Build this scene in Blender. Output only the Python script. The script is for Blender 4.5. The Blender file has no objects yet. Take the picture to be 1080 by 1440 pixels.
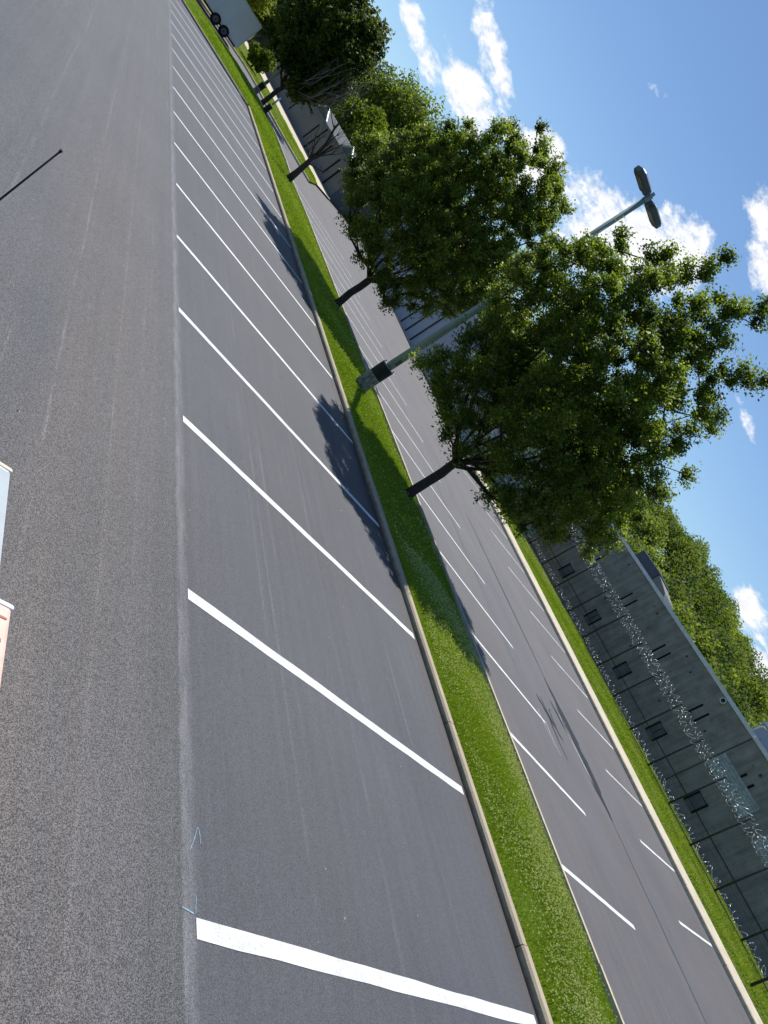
import bpy, math, random
import numpy as np
from mathutils import Vector, Matrix
random.seed(7)
rng = np.random.default_rng(7)
scene = bpy.context.scene
COL = scene.collection
R = math.radians

# ------------------------------------------------------------------ materials
class NT:
    def __init__(s, m):
        m.use_nodes = True
        s.t = m.node_tree; s.t.nodes.clear()
    def n(s, kind, **kw):
        nd = s.t.nodes.new(kind)
        for k, v in kw.items():
            if k == 'inp':
                for kk, vv in v.items():
                    if isinstance(vv, bpy.types.NodeSocket): s.t.links.new(vv, nd.inputs[kk])
                    else: nd.inputs[kk].default_value = vv
            else: setattr(nd, k, v)
        return nd
    def l(s, a, b): s.t.links.new(a, b)
    def math(s, op, a, b=None, c=None, clamp=False):
        nd = s.t.nodes.new('ShaderNodeMath'); nd.operation = op; nd.use_clamp = clamp
        for i, v in enumerate((a, b, c)):
            if v is None: continue
            if isinstance(v, bpy.types.NodeSocket): s.t.links.new(v, nd.inputs[i])
            else: nd.inputs[i].default_value = v
        return nd.outputs[0]
    def mix(s, f, a, b, mode='MIX'):
        nd = s.t.nodes.new('ShaderNodeMix'); nd.data_type = 'RGBA'; nd.blend_type = mode
        for sock, v in ((nd.inputs['Factor'], f), (nd.inputs[6], a), (nd.inputs[7], b)):
            if isinstance(v, bpy.types.NodeSocket): s.t.links.new(v, sock)
            else: sock.default_value = v if not isinstance(v, tuple) or len(v) == 4 else (*v, 1)
        return nd.outputs[2]
    def pos(s, scale=(1, 1, 1)):
        g = s.n('ShaderNodeNewGeometry')
        if scale == (1, 1, 1): return g.outputs['Position']
        m = s.n('ShaderNodeMapping', inp={'Vector': g.outputs['Position'], 'Scale': scale})
        return m.outputs[0]
    def noise(s, vec, scale, detail=3, rough=.55, dist=0):
        return s.n('ShaderNodeTexNoise', inp={'Vector': vec, 'Scale': scale, 'Detail': detail, 'Roughness': rough, 'Distortion': dist}).outputs['Fac']
    def ramp(s, f, a, b, lo=0., hi=1.):
        nd = s.n('ShaderNodeMapRange', inp={'Value': f, 'From Min': a, 'From Max': b, 'To Min': lo, 'To Max': hi}); nd.clamp = True
        return nd.outputs[0]
    def out(s, sh):
        o = s.n('ShaderNodeOutputMaterial'); s.l(sh, o.inputs['Surface'])
    def pbsdf(s, col, rough=.8, spec=.3, metal=0., normal=None):
        p = s.n('ShaderNodeBsdfPrincipled')
        for k, v in (('Base Color', col), ('Roughness', rough), ('Specular IOR Level', spec), ('Metallic', metal)):
            if isinstance(v, bpy.types.NodeSocket): s.l(v, p.inputs[k])
            else: p.inputs[k].default_value = (*v, 1) if isinstance(v, tuple) and len(v) == 3 else v
        if normal is not None: s.l(normal, p.inputs['Normal'])
        return p.outputs[0]
    def bump(s, h, strength=.3, dist=.01):
        return s.n('ShaderNodeBump', inp={'Height': h, 'Strength': strength, 'Distance': dist}).outputs[0]

def mat(name): return bpy.data.materials.new(name)

def simple(name, col, rough=.7, var=.25, scale=6., metal=0., spec=.3, bump=0.):
    m = mat(name); t = NT(m)
    p = t.pos()
    f = t.noise(p, scale, 5, .6)
    k = t.ramp(f, .3, .7, 1 - var, 1 + var)
    c = t.mix(1.0, (*col, 1), t.n('ShaderNodeCombineColor', inp={0: k, 1: k, 2: k}).outputs[0], 'MULTIPLY')
    nm = t.bump(f, bump, .02) if bump else None
    t.out(t.pbsdf(c, rough, spec, metal, nm)); return m

def asphalt(name, base, aisle=None, grit=1.0):
    m = mat(name); t = NT(m)
    p = t.pos()
    x = t.n('ShaderNodeSeparateXYZ', inp={0: p})
    X = x.outputs[0]
    fine = t.noise(p, 300, 2, .8)
    vor = t.n('ShaderNodeTexVoronoi', inp={'Vector': p, 'Scale': 210.0}); vor.feature = 'F1'
    stone = t.n('ShaderNodeSeparateColor', inp={0: vor.outputs['Color']}).outputs[0]
    big = t.noise(p, .35, 5, .6)
    streak = t.noise(t.pos((1.6, .035, 1)), 1.6, 5, .65)
    track = t.noise(t.pos((5.5, .06, 1)), 1.5, 3, .6)
    if aisle:
        wob = t.math('ADD', X, t.math('MULTIPLY', t.math('SUBTRACT', t.noise(p, 2.2, 4), .5), .10))
        inA = t.ramp(wob, 3.54, 3.60, 1., 0.)
        col = t.mix(inA, (*base, 1), (*aisle, 1))
        # brown tyre-worn band running down the aisle
        bandc = t.ramp(t.math('ABSOLUTE', t.math('SUBTRACT', X, 2.35)), .2, 1.15, 1., 0.)
        band = t.math('MULTIPLY', bandc, t.ramp(streak, .3, .65, .25, 1.))
        col = t.mix(t.math('MULTIPLY', t.math('MULTIPLY', band, .60), t.ramp(x.outputs[1], 8, 14, 1, .2)), col, (.108, .090, .080, 1))
        # coarser darker mat edge beside the seam, cooler patch at the left
        edge = t.math('MULTIPLY', t.math('MULTIPLY', t.ramp(wob, 3.12, 3.32), t.ramp(x.outputs[1], 3, 7, 1, .35)), inA)
        col = t.mix(t.math('MULTIPLY', edge, .45), col, (.052, .056, .055, 1))
        col = t.mix(t.math('MULTIPLY', t.ramp(t.noise(t.pos((.5, .12, 1)), 1, 3), .45, .62, 0, .7), t.math('MULTIPLY', inA, t.ramp(wob, 1.85, 2.15, 1, .12))), col, (.060, .065, .078, 1))
        # slow patches of different sealing in the bays
        col = t.mix(t.math('MULTIPLY', t.ramp(t.noise(t.pos((.5, .22, 1)), 1.2, 4, .6), .42, .62, 0, .45), t.math('SUBTRACT', 1.0, inA)), col, (.071, .073, .078, 1))
        sp_ = t.ramp(t.noise(p, 3.1, 3, .6), .70, .76); col = t.mix(t.math('MULTIPLY', sp_, .35), col, (.05, .05, .052, 1))
        # dusty pale seam where the two laid mats meet
        seam = t.math('SUBTRACT', t.ramp(wob, 3.565, 3.60), t.ramp(wob, 3.63, 3.73))
        col = t.mix(t.math('MULTIPLY', seam, t.ramp(t.noise(t.pos((6, .7, 1)), 3, 4), .3, .7, .10, .62)), col, (.23, .23, .24, 1))
        # faint pale tyre and drag streaks along the lanes
        sl = t.noise(t.pos((9, .045, 1)), 1.3, 3, .6); sl2 = t.noise(t.pos((1.2, .3, 1)), .9, 3, .6)
        col = t.mix(t.math('MULTIPLY', t.ramp(sl, .60, .70), t.ramp(sl2, .5, .65, 0, .30)), col, (.24, .24, .245, 1))
        # pale scrape lines left by the paver, parallel to the lane
        for xc, hw, a_ in ((2.06, .014, .26), (1.14, .02, .16), (2.72, .012, .16), (5.05, .02, .16), (6.3, .03, .12)):
            d_ = t.math('ABSOLUTE', t.math('SUBTRACT', t.math('ADD', X, t.math('MULTIPLY', t.math('SUBTRACT', t.noise(t.pos((0, .12, 0)), 1, 2), .5), .22)), xc))
            ln_ = t.math('MULTIPLY', t.ramp(d_, hw * .4, hw * 1.6, 1, 0), t.ramp(t.noise(t.pos((3, .5, 1)), 2.2, 5, .7), .4, .62))
            col = t.mix(t.math('MULTIPLY', ln_, a_), col, (.27, .27, .275, 1))
        # grime and stains gathered along the curb
        gr = t.math('MULTIPLY', t.ramp(X, 8.98, 9.3), t.ramp(t.noise(t.pos((2.5, .8, 1)), 2, 5, .65), .3, .62, .15, .85))
        col = t.mix(gr, col, (.062, .050, .043, 1))
        contrast = t.math('ADD', .62, t.math('MULTIPLY', inA, .62))
    else:
        col = (*base, 1); contrast = .5
        col = t.mix(t.ramp(streak, .40, .62, 0, .8), col, (.108, .093, .084, 1))
    k1 = t.math('MULTIPLY', t.math('SUBTRACT', stone, .5), t.math('MULTIPLY', contrast, 1.9 * grit))
    k2 = t.math('MULTIPLY', t.math('SUBTRACT', fine, .5), t.math('MULTIPLY', contrast, 3.6 * grit))
    k = t.math('ADD', t.math('ADD', 1.0, k1), k2)
    k = t.math('ADD', k, t.ramp(big, .3, .7, -.12, .12))
    k = t.math('ADD', k, t.ramp(track, .3, .7, -.09, .09))
    k = t.math('MAXIMUM', k, .10)
    cc = t.mix(1.0, col, t.n('ShaderNodeCombineColor', inp={0: k, 1: k, 2: k}).outputs[0], 'MULTIPLY')
    h = t.math('ADD', fine, stone)
    t.out(t.pbsdf(cc, .66, .5, 0, t.bump(h, .35, .006))); return m

def leafmat(name, dark, light, trans=.35, rough=.45, spec=.2):
    m = mat(name); t = NT(m)
    a = t.n('ShaderNodeAttribute'); a.attribute_name = 'tint'
    c = t.mix(a.outputs['Fac'], (*dark, 1), (*light, 1))
    p = t.pbsdf(c, rough, spec)
    tc = t.mix(1.0, c, (1.6, 1.6, .5, 1), 'MULTIPLY')
    tr = t.n('ShaderNodeBsdfTranslucent', inp={'Color': tc})
    mx = t.n('ShaderNodeMixShader', inp={0: trans}); t.l(p, mx.inputs[1]); t.l(tr.outputs[0], mx.inputs[2])
    t.out(mx.outputs[0]); return m

def concrete(name, col, streak=.25, scale=1.0, bump=.15):
    m = mat(name); t = NT(m)
    a = t.noise(t.pos(), 1.3 * scale, 6, .65)
    b = t.noise(t.pos((3, 3, .25)), 1.2 * scale, 4, .6)
    c = t.noise(t.pos(), 40 * scale, 3, .6)
    k = t.math('ADD', t.ramp(a, .25, .75, 1 - streak, 1 + streak), t.ramp(b, .3, .7, -streak * .7, streak * .7))
    k = t.math('ADD', k, t.ramp(c, .3, .7, -.08, .08))
    spots = t.ramp(t.noise(t.pos(), 2.3, 2, .5), .70, .74, 1., .72)
    k = t.math('MULTIPLY', k, spots)
    cc = t.mix(1.0, (*col, 1), t.n('ShaderNodeCombineColor', inp={0: k, 1: k, 2: k}).outputs[0], 'MULTIPLY')
    t.out(t.pbsdf(cc, .85, .25, 0, t.bump(c, bump, .01))); return m

def grassmat(name, c1, c2, c3, scale=1.):
    m = mat(name); t = NT(m)
    a = t.noise(t.pos(), .8 * scale, 5, .6); b = t.noise(t.pos(), 14 * scale, 4, .7); c = t.noise(t.pos(), 60 * scale, 2, .7)
    col = t.mix(t.ramp(a, .35, .65), (*c1, 1), (*c2, 1))
    col = t.mix(t.ramp(b, .45, .7), col, (*c3, 1))
    k = t.ramp(c, .25, .75, .45, 1.5)
    cc = t.mix(1.0, col, t.n('ShaderNodeCombineColor', inp={0: k, 1: k, 2: k}).outputs[0], 'MULTIPLY')
    t.out(t.pbsdf(cc, .9, .1, 0, t.bump(b, .6, .05))); return m

def paintmat():
    m = mat('line_paint'); t = NT(m)
    n = t.noise(t.pos(), 70, 4, .7); n2 = t.noise(t.pos(), 5, 4, .6)
    k = t.math('MULTIPLY', t.ramp(n, .34, .52, .62, 1.0), t.ramp(n2, .3, .7, .74, 1.02))
    col = t.mix(1.0, (.80, .82, .82, 1), t.n('ShaderNodeCombineColor', inp={0: k, 1: k, 2: k}).outputs[0], 'MULTIPLY')
    t.out(t.pbsdf(col, .7, .3, 0, t.bump(n, .4, .004))); return m

def wornpaint():
    m = mat('worn_line_paint'); t = NT(m)
    n = t.noise(t.pos(), 25, 5, .75); n2 = t.noise(t.pos(), .9, 3, .6)
    f = t.math('MULTIPLY', t.ramp(n, .36, .52, .25, 1.0), t.ramp(n2, .3, .6, .55, 1.0))
    col = t.mix(f, (.14, .14, .15, 1), (.72, .74, .74, 1))
    t.out(t.pbsdf(col, .75, .3)); return m

M = {}
M['asphalt'] = asphalt('asphalt_lot', (.064, .066, .080), (.080, .079, .086))
M['asphalt2'] = asphalt('asphalt_far_lot', (.086, .086, .095), None, .8)
M['paint'] = paintmat(); M['wornpaint'] = wornpaint()
def curbmat():
    m = mat('curb_concrete'); t = NT(m)
    a = t.noise(t.pos(), 2.6, 6, .65); c = t.noise(t.pos(), 70, 3, .6)
    s_ = t.n('ShaderNodeSeparateXYZ', inp={0: t.n('ShaderNodeNewGeometry').outputs['Position']})
    col = t.mix(t.ramp(a, .3, .7), (.44, .37, .265, 1), (.35, .30, .225, 1))
    # dirt stains broken by noise, with the shaded face's brown tone painted in
    d = t.math('ADD', t.ramp(s_.outputs[2], .0, .118, 1.05, .0), t.math('MULTIPLY', t.math('SUBTRACT', t.noise(t.pos((1, 1.2, 3)), 3.2, 5, .7), .5), 1.5))
    col = t.mix(t.ramp(d, .35, .9, 0, .8), col, (.13, .095, .065, 1))
    k = t.ramp(c, .25, .75, .82, 1.15)
    col = t.mix(1.0, col, t.n('ShaderNodeCombineColor', inp={0: k, 1: k, 2: k}).outputs[0], 'MULTIPLY')
    t.out(t.pbsdf(col, .85, .25, 0, t.bump(c, .4, .01))); return m
M['curb'] = curbmat()
M['curb_clean'] = concrete('pale_curb_concrete', (.52, .45, .33), .2, 2.0)
M['gutter'] = concrete('gutter_concrete', (.22, .215, .20), .3, 2.0)
M['walk'] = concrete('walk_concrete', (.52, .465, .36), .14, 1.0)
M['grass_soil'] = grassmat('grass_soil', (.075, .125, .010), (.10, .150, .016), (.13, .17, .03))
M['lawn'] = grassmat('lawn', (.085, .120, .018), (.12, .145, .028), (.15, .16, .05))
M['ground'] = grassmat('ground_soil', (.07, .10, .02), (.10, .12, .03), (.11, .10, .05), .4)
M['blade'] = leafmat('grass_blade', (.095, .170, .016), (.32, .42, .055), .42, .7)
M['clover'] = leafmat('clover_glint', (.34, .40, .16), (.72, .72, .50), .3, .7)
M['leaf'] = leafmat('pear_leaf', (.060, .100, .020), (.225, .295, .055), .50, .45, .35)
M['leaf_dark'] = leafmat('dark_leaf', (.032, .056, .012), (.13, .165, .032), .38, .5, .3)
M['leaf_forest'] = leafmat('forest_leaf', (.085, .130, .026), (.245, .305, .070), .46, .65)
M['leaf_forest2'] = leafmat('forest_leaf_deep', (.050, .088, .026), (.155, .21, .055), .42, .65)
M['leaf_bright'] = leafmat('bright_leaf', (.085, .13, .012), (.22, .27, .035), .42, .65)
M['bark'] = simple('bark', (.050, .040, .034), .9, .45, 18, bump=.8)
M['twig'] = simple('dead_twig', (.20, .17, .14), .9, .3, 10)
M['pole'] = simple('painted_steel_pole', (.25, .33, .32), .6, .12, 3, .05, .3)
M['lamp'] = simple('lamp_housing', (.085, .105, .10), .5, .15, 5, .2, .4)
M['lens'] = simple('lamp_lens', (.16, .15, .12), .3, .1, 5)
M['black'] = simple('black_paint', (.012, .012, .012), .6, .4, 9)
M['basecon'] = concrete('base_concrete', (.21, .21, .19), .75, 7.0, .6)
M['wallA'] = concrete('weathered_wall', (.225, .218, .200), .30, .8)
M['wallB'] = concrete('pale_wall', (.40, .425, .48), .06, .6)
M['wallC'] = concrete('slate_wall', (.115, .128, .135), .10, .7)
M['coping'] = simple('metal_coping', (.55, .57, .58), .45, .12, 2, .3, .5)
M['slit'] = simple('dark_glass', (.006, .008, .010), .5, .2, 4, 0, .08)
M['pane'] = simple('dull_window_pane', (.095, .108, .118), .5, .3, 2, 0, .2)
M['joint'] = simple('joint_sealant', (.045, .05, .055), .9, .2, 8)
M['roofunit'] = simple('roof_unit_metal', (.075, .085, .11), .5, .15, 2, .2)
M['steel'] = simple('galvanised_steel', (.045, .05, .05), .55, .25, 6, .5, .4)
M['wire'] = simple('fence_wire', (.035, .04, .04), .6, .2, 8, .3)
M['razor'] = simple('razor_wire', (.85, .85, .83), .4, .1, 20, .25, .5)
M['trailer'] = simple('trailer_white', (.62, .66, .68), .4, .05, .6)
M['tyre'] = simple('tyre_rubber', (.015, .015, .015), .9, .3, 20)
M['rim'] = simple('wheel_steel', (.12, .12, .12), .5, .2, 8, .5)
M['whiteplastic'] = simple('white_plastic', (.72, .78, .80), .4, .06, 12)
M['blueplastic'] = simple('pale_blue_plastic', (.38, .43, .46), .4, .08, 12)
M['cream'] = simple('cream_plastic', (.78, .68, .52), .5, .08, 15)
M['pink'] = simple('faded_pink_plastic', (.80, .50, .42), .5, .14, 25)
M['redmark'] = simple('dark_red_mark', (.42, .16, .14), .6, .4, 40)
M['deckwood'] = simple('deck_steel', (.12, .12, .12), .6, .3, 6, .3)
M['chalk'] = simple('blue_chalk', (.22, .38, .45), .9, .5, 90)
M['crack'] = simple('crack_sealant', (.010, .010, .012), .6, .3, 12)
M['panel'] = None
def blockmat():
    m = mat('pale_block_panel'); t = NT(m)
    g = t.n('ShaderNodeNewGeometry'); s = t.n('ShaderNodeSeparateXYZ', inp={0: g.outputs['Position']})
    v = t.n('ShaderNodeCombineXYZ', inp={0: s.outputs[1], 1: s.outputs[2], 2: 0.})
    b = t.n('ShaderNodeTexBrick', inp={'Vector': v.outputs[0], 'Color1': (.37, .40, .41, 1), 'Color2': (.29, .33, .34, 1), 'Mortar': (.20, .22, .23, 1), 'Scale': 1.0, 'Mortar Size': .014, 'Brick Width': .40, 'Row Height': .20})
    k = t.ramp(t.noise(t.pos(), 3, 5, .7), .3, .7, .75, 1.2)
    c = t.mix(1.0, b.outputs['Color'], t.n('ShaderNodeCombineColor', inp={0: k, 1: k, 2: k}).outputs[0], 'MULTIPLY')
    t.out(t.pbsdf(c, .85, .2)); return m
M['panel'] = blockmat()

# ------------------------------------------------------------------ mesh helpers
class MB:
    def __init__(s): s.v = []; s.f = []
    def add(s, vs, fs):
        o = len(s.v); s.v += [tuple(p) for p in vs]; s.f += [tuple(i + o for i in f) for f in fs]
    def box(s, x0, x1, y0, y1, z0, z1, bev=0.):
        s.add([(x0,y0,z0),(x1,y0,z0),(x1,y1,z0),(x0,y1,z0),(x0,y0,z1),(x1,y0,z1),(x1,y1,z1),(x0,y1,z1)],
              [(0,3,2,1),(4,5,6,7),(0,1,5,4),(1,2,6,5),(2,3,7,6),(3,0,4,7)])
    def prism(s, pts, z0, z1):
        n = len(pts)
        s.add([(p[0], p[1], z0) for p in pts] + [(p[0], p[1], z1) for p in pts],
              [tuple(range(n))[::-1], tuple(range(n, 2 * n))] + [(i, (i + 1) % n, n + (i + 1) % n, n + i) for i in range(n)])
    def tube(s, pts, rad, n=6, cap=True):
        pts = [Vector(p) for p in pts]
        if not hasattr(rad, '__len__'): rad = [rad] * len(pts)
        vs = []; fs = []
        ref = None
        for i, p in enumerate(pts):
            d = (pts[min(i + 1, len(pts) - 1)] - pts[max(i - 1, 0)])
            if d.length < 1e-9: d = Vector((0, 0, 1))
            d.normalize()
            if ref is None:
                ref = d.orthogonal().normalized()
            ref = (ref - d * ref.dot(d))
            if ref.length < 1e-6: ref = d.orthogonal()
            ref.normalize(); b = d.cross(ref)
            for k in range(n):
                a = 2 * math.pi * k / n
                vs.append(p + (ref * math.cos(a) + b * math.sin(a)) * rad[i])
        for i in range(len(pts) - 1):
            for k in range(n):
                k2 = (k + 1) % n
                fs.append((i * n + k, i * n + k2, (i + 1) * n + k2, (i + 1) * n + k))
        if cap:
            fs.append(tuple(range(n))[::-1]); fs.append(tuple(range((len(pts) - 1) * n, len(pts) * n)))
        s.add(vs, fs)
    def disc(s, c, axis, r, h, n=20, r2=None):
        c = Vector(c); axis = Vector(axis).normalized()
        s.tube([c - axis * h / 2, c + axis * h / 2], [r, r2 or r], n)
    def build(s, name, m, parent=None, smooth=False, bevel=0.):
        me = bpy.data.meshes.new(name); me.from_pydata(s.v, [], s.f); me.update()
        if smooth: me.polygons.foreach_set('use_smooth', [True] * len(me.polygons))
        o = bpy.data.objects.new(name, me); COL.objects.link(o)
        me.materials.append(m)
        if parent: o.parent = parent
        if bevel:
            b = o.modifiers.new('bevel', 'BEVEL'); b.width = bevel; b.segments = 2; b.limit_method = 'ANGLE'
        return o

def np_mesh(name, verts, nper, m, parent=None, tint=None, extra_mats=None, matidx=None):
    verts = np.ascontiguousarray(verts, dtype=np.float32).reshape(-1, 3)
    nv = len(verts); nf = nv // nper
    me = bpy.data.meshes.new(name)
    me.vertices.add(nv); me.vertices.foreach_set('co', verts.ravel())
    me.loops.add(nv); me.loops.foreach_set('vertex_index', np.arange(nv, dtype=np.int32))
    me.polygons.add(nf); me.polygons.foreach_set('loop_start', np.arange(0, nv, nper, dtype=np.int32))
    me.polygons.foreach_set('loop_total', np.full(nf, nper, dtype=np.int32))
    me.materials.append(m)
    for x in extra_mats or []: me.materials.append(x)
    if matidx is not None: me.polygons.foreach_set('material_index', np.asarray(matidx, dtype=np.int32))
    if tint is not None:
        a = me.attributes.new('tint', 'FLOAT', 'FACE'); a.data.foreach_set('value', np.asarray(tint, dtype=np.float32))
    me.update(calc_edges=True); me.validate()
    o = bpy.data.objects.new(name, me); COL.objects.link(o)
    if parent: o.parent = parent
    return o

def empty(name, loc, label, cat, group=None):
    o = bpy.data.objects.new(name, None); COL.objects.link(o); o.location = loc
    o.empty_display_size = .3
    return tag(o, label, cat, group)
def tag(o, label=None, cat=None, group=None, kind=None):
    if label: o['label'] = label
    if cat: o['category'] = cat
    if group: o['group'] = group
    if kind: o['kind'] = kind
    return o
def local(o, parent):      # mesh was made in world coordinates: keep it there under a moved parent
    o.parent = parent; o.matrix_parent_inverse = Matrix.Translation(-Vector(parent.location)); return o

# ------------------------------------------------------------------ terrain profile
PX = [-60, 12.9, 13.1, 19.4, 24.0, 28.3, 33.2, 60]
PZ = [-.12, -.12, -.12, -.38, -.53, -.53, -.43, -.43]
def zlot(x, y):
    a = np.interp(x, PX, PZ); w = np.clip((55 - np.asarray(y, float)) / 20, 0, 1)
    return a * w + (-.32) * (1 - w)
def fcx(y):   # face of the far curb
    return np.interp(y, [-20, 20, 35, 46, 58, 66], [33.2, 33.0, 32.3, 31.7, 31.2, 30.6])

# ground sheet out to the horizon
g = MB(); g.add([(-3000,-3000,-1.25),(3000,-3000,-1.25),(3000,3000,-1.25),(-3000,3000,-1.25)], [(0,1,2,3)])
tag(g.build('ground', M['ground']), kind='structure')

# near parking lot
def flat(name, pts, z, m, th=.0):
    b = MB(); b.add([(p[0], p[1], z) for p in pts], [tuple(range(len(pts)))]); return b.build(name, m)
lot = [(-45,-25),(9.40,-25),(9.40,42.3),(4.5,45.6),(-2,50.5),(-10,56),(-45,80)]
tag(flat('parking_lot', lot, 0, M['asphalt']), kind='structure')
# far parking lot and the drive that bends behind the island: a sheet following the swale
xs = np.concatenate([np.linspace(12.6, 36, 40)]); ys = np.linspace(-25, 75, 60)
b = MB(); idx = {}
for i, x in enumerate(xs):
    for j, y in enumerate(ys):
        idx[i, j] = len(b.v); b.v.append((x, y, float(zlot(x, y))))
for i in range(len(xs) - 1):
    for j in range(len(ys) - 1):
        b.f.append((idx[i, j], idx[i+1, j], idx[i+1, j+1], idx[i, j+1]))
tag(b.build('far_parking_lot', M['asphalt2'], smooth=True), kind='structure')
tag(flat('access_road', [(-40, 56.5), (13.0, 56.5), (13.0, 72), (-40, 66)], -.325, M['asphalt2']), kind='structure')

# ------------------------------------------------------------------ painted markings
def stripe(name, x0, x1, y, w, z, m):
    b = MB()
    n = 14; top = []; bot = []
    for i in range(n + 1):
        x = x0 + (x1 - x0) * i / n
        j = random.uniform(-.006, .006); j2 = random.uniform(-.006, .006)
        zz = z(x, y) if callable(z) else z
        bot.append((x, y - w / 2 + j, zz)); top.append((x, y + w / 2 + j2, zz))
    vs = bot + top; k = n + 1
    b.add(vs, [(i, i + 1, k + i + 1, k + i) for i in range(n)])
    return tag(b.build(name, m), kind='structure')
for k in range(-1, 16):
    y = 1.765 + 2.722 * k
    x1 = 9.26 if y < 41 else 9.0
    stripe('parking_line', 3.70 + random.uniform(-.015, .015), x1, y, .125, .004, M['paint'])
for k in range(-2, 15):
    y = 4.60 + 2.735 * k
    stripe('parking_line', 13.12, 19.3 + random.uniform(-.06, .06), y, .115, lambda x, y: float(zlot(x, y)) + .006, M['paint'])
for k in range(0, 13):
    y = 6.33 + 2.72 * k
    stripe('parking_line', 28.1 + random.uniform(-.15, .15), float(fcx(y)) - .25, y + .04, .11, lambda x, y: float(zlot(x, y)) + .006, M['wornpaint'] if k > 1 else M['paint'])
# crack sealant in the swale of the far lot
def ribbon(b, pts, ws, zf):
    n = len(pts)
    L = []; Rr = []
    for i, p in enumerate(pts):
        q0 = Vector(pts[max(i-1, 0)]); q1 = Vector(pts[min(i+1, n-1)]); d = (q1 - q0).normalized(); nn = Vector((-d.y, d.x))
        a = Vector(p) + nn * ws[i]; c = Vector(p) - nn * ws[i]
        L.append((a.x, a.y, zf(a.x, a.y))); Rr.append((c.x, c.y, zf(c.x, c.y)))
    b.add(L + Rr, [(i, i+1, n+i+1, n+i) for i in range(n-1)])
zc = lambda x, y: float(zlot(x, y)) + .005
b = MB()
def wander(x0, y0, x1, y1, n, amp, w0, w1):
    pts = []; ws = []
    for i in range(n):
        t = i / (n - 1)
        pts.append((x0 + (x1-x0)*t + random.uniform(-amp, amp), y0 + (y1-y0)*t))
        ws.append(max(.006, w0 + (w1 - w0) * math.sin(math.pi * t) * random.uniform(.5, 1)))
    ribbon(b, pts, ws, zc)
wander(22.6, 22, 23.6, 13.8, 14, .05, .03, .12)
wander(23.6, 13.8, 24.0, 8.6, 18, .10, .08, .80)
wander(24.0, 8.6, 24.2, 2.0, 16, .06, .02, .04)
wander(22.3, 12.3, 23.2, 11.0, 8, .1, .05, .22)
wander(19.9, 11.4, 21.2, 10.3, 10, .12, .05, .2)
wander(20.6, 11.6, 20.3, 9.3, 9, .1, .02, .10)
wander(21.3, 11.5, 20.9, 10.6, 6, .1, .02, .06)
wander(17.8, 30, 18.4, 10, 30, .06, .006, .014)
wander(20.5, 40, 21.2, 16, 30, .08, .006, .016)
tag(b.build('crack_sealing', M['crack']), kind='structure')
b = MB(); 
ribbon(b, [(23.3,11.9),(23.25,11.2),(23.45,10.2),(23.6,9.7)], [.02,.03,.03,.01], lambda x, y: zc(x, y) + .003)
ribbon(b, [(22.9,12.0),(22.95,11.2),(23.25,10.4),(23.6,9.7)], [.02,.03,.03,.01], lambda x, y: zc(x, y) + .003)
ribbon(b, [(19.4,10.2),(19.3,9.7),(19.5,9.1)], [.02,.03,.01], lambda x, y: zc(x, y) + .003)
ribbon(b, [(19.0,10.4),(18.95,9.8),(19.2,9.2)], [.02,.02,.01], lambda x, y: zc(x, y) + .003)
tag(b.build('pale_scuff_marks', M['wornpaint']), kind='structure')
# blue chalk layout marks beside the nearest line
b = MB(); zq = lambda x, y: .0035
ribbon(b, [(3.655,2.225),(3.70,2.31),(3.735,2.40)], [.002,.003,.002], zq)
ribbon(b, [(3.742,2.40),(3.755,2.35),(3.76,2.29)], [.002,.003,.002], zq)
ribbon(b, [(3.57,1.86),(3.62,1.853),(3.675,1.842)], [.003,.005,.004], zq)
ribbon(b, [(3.705,1.95),(3.697,1.90),(3.693,1.845)], [.002,.003,.003], zq)
tag(b.build('chalk_mark', M['chalk']), kind='structure')

# ------------------------------------------------------------------ curbs
def curb(name, pts, w, zb, zt, m, seg=3.05, gap=.012):
    """pts: polyline of the visible face; body extends to the left-hand side (w>0) of the direction of travel"""
    b = MB(); V = [Vector(p) for p in pts]
    for a, c in zip(V[:-1], V[1:]):
        d = c - a; L = d.length; d.normalize(); nn = Vector((-d.y, d.x)) * w
        n = max(1, round(L / seg))
        for i in range(n):
            s0 = a + d * (L * i / n + gap / 2); s1 = a + d * (L * (i + 1) / n - gap / 2)
            j = random.uniform(-.006, .006)
            f = nn.normalized() * .025
            prof = [(0, zb), (.0, zt - .03), (.025, zt), (abs(w), zt), (abs(w), zb)]
            vs = []
            for q in (s0, s1):
                for o, z in prof:
                    pz = (zb + zlot(q.x, q.y) if m == 'lot' else 0)
                    p = q + nn.normalized() * o
                    vs.append((p.x, p.y, z + j + (float(zlot(q.x, q.y)) if zoff else 0)))
            b.add(vs, [(k, k + 1, 6 + k, 5 + k) for k in range(4)] + [(0, 1, 2, 3, 4)[::-1], (5, 6, 7, 8, 9)])
    return tag(b.build(name, M['curb_clean' if zoff else 'curb']), kind='structure')
zoff = False
curb('curb', [(9.36, 42.3), (9.36, -25)], .15, -.05, .112, None)
curb('curb', [(-45, 80), (-10, 56), (-2, 50.5), (4.5, 45.6), (9.36, 42.3)][::-1], -.15, -.05, .115, None)
zoff = True
curb('curb', [(13.12, -25), (13.12, 40), (13.75, 46), (13.95, 52), (13.4, 59), (11.3, 61), (5, 59.6), (-20, 57.2)], .12, -.06, .15, None)
yy = [-25, 0, 20, 35, 46.5]
curb('curb', [(float(fcx(y)), y) for y in yy], -.20, -.05, .16, None)
curb('curb', [(31.6, 46.7), (31.2, 58), (30.6, 66)], -.18, -.05, .07, None)
E2 = [(18.4,55.0),(16.3,58.3),(14.9,61.5),(14.1,66.5),(12.6,68.9),(10.4,68.0),(6.8,66),(-20,60.5)]
curb('curb', E2, -.18, -.05, .16, None)
zoff = False
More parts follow.
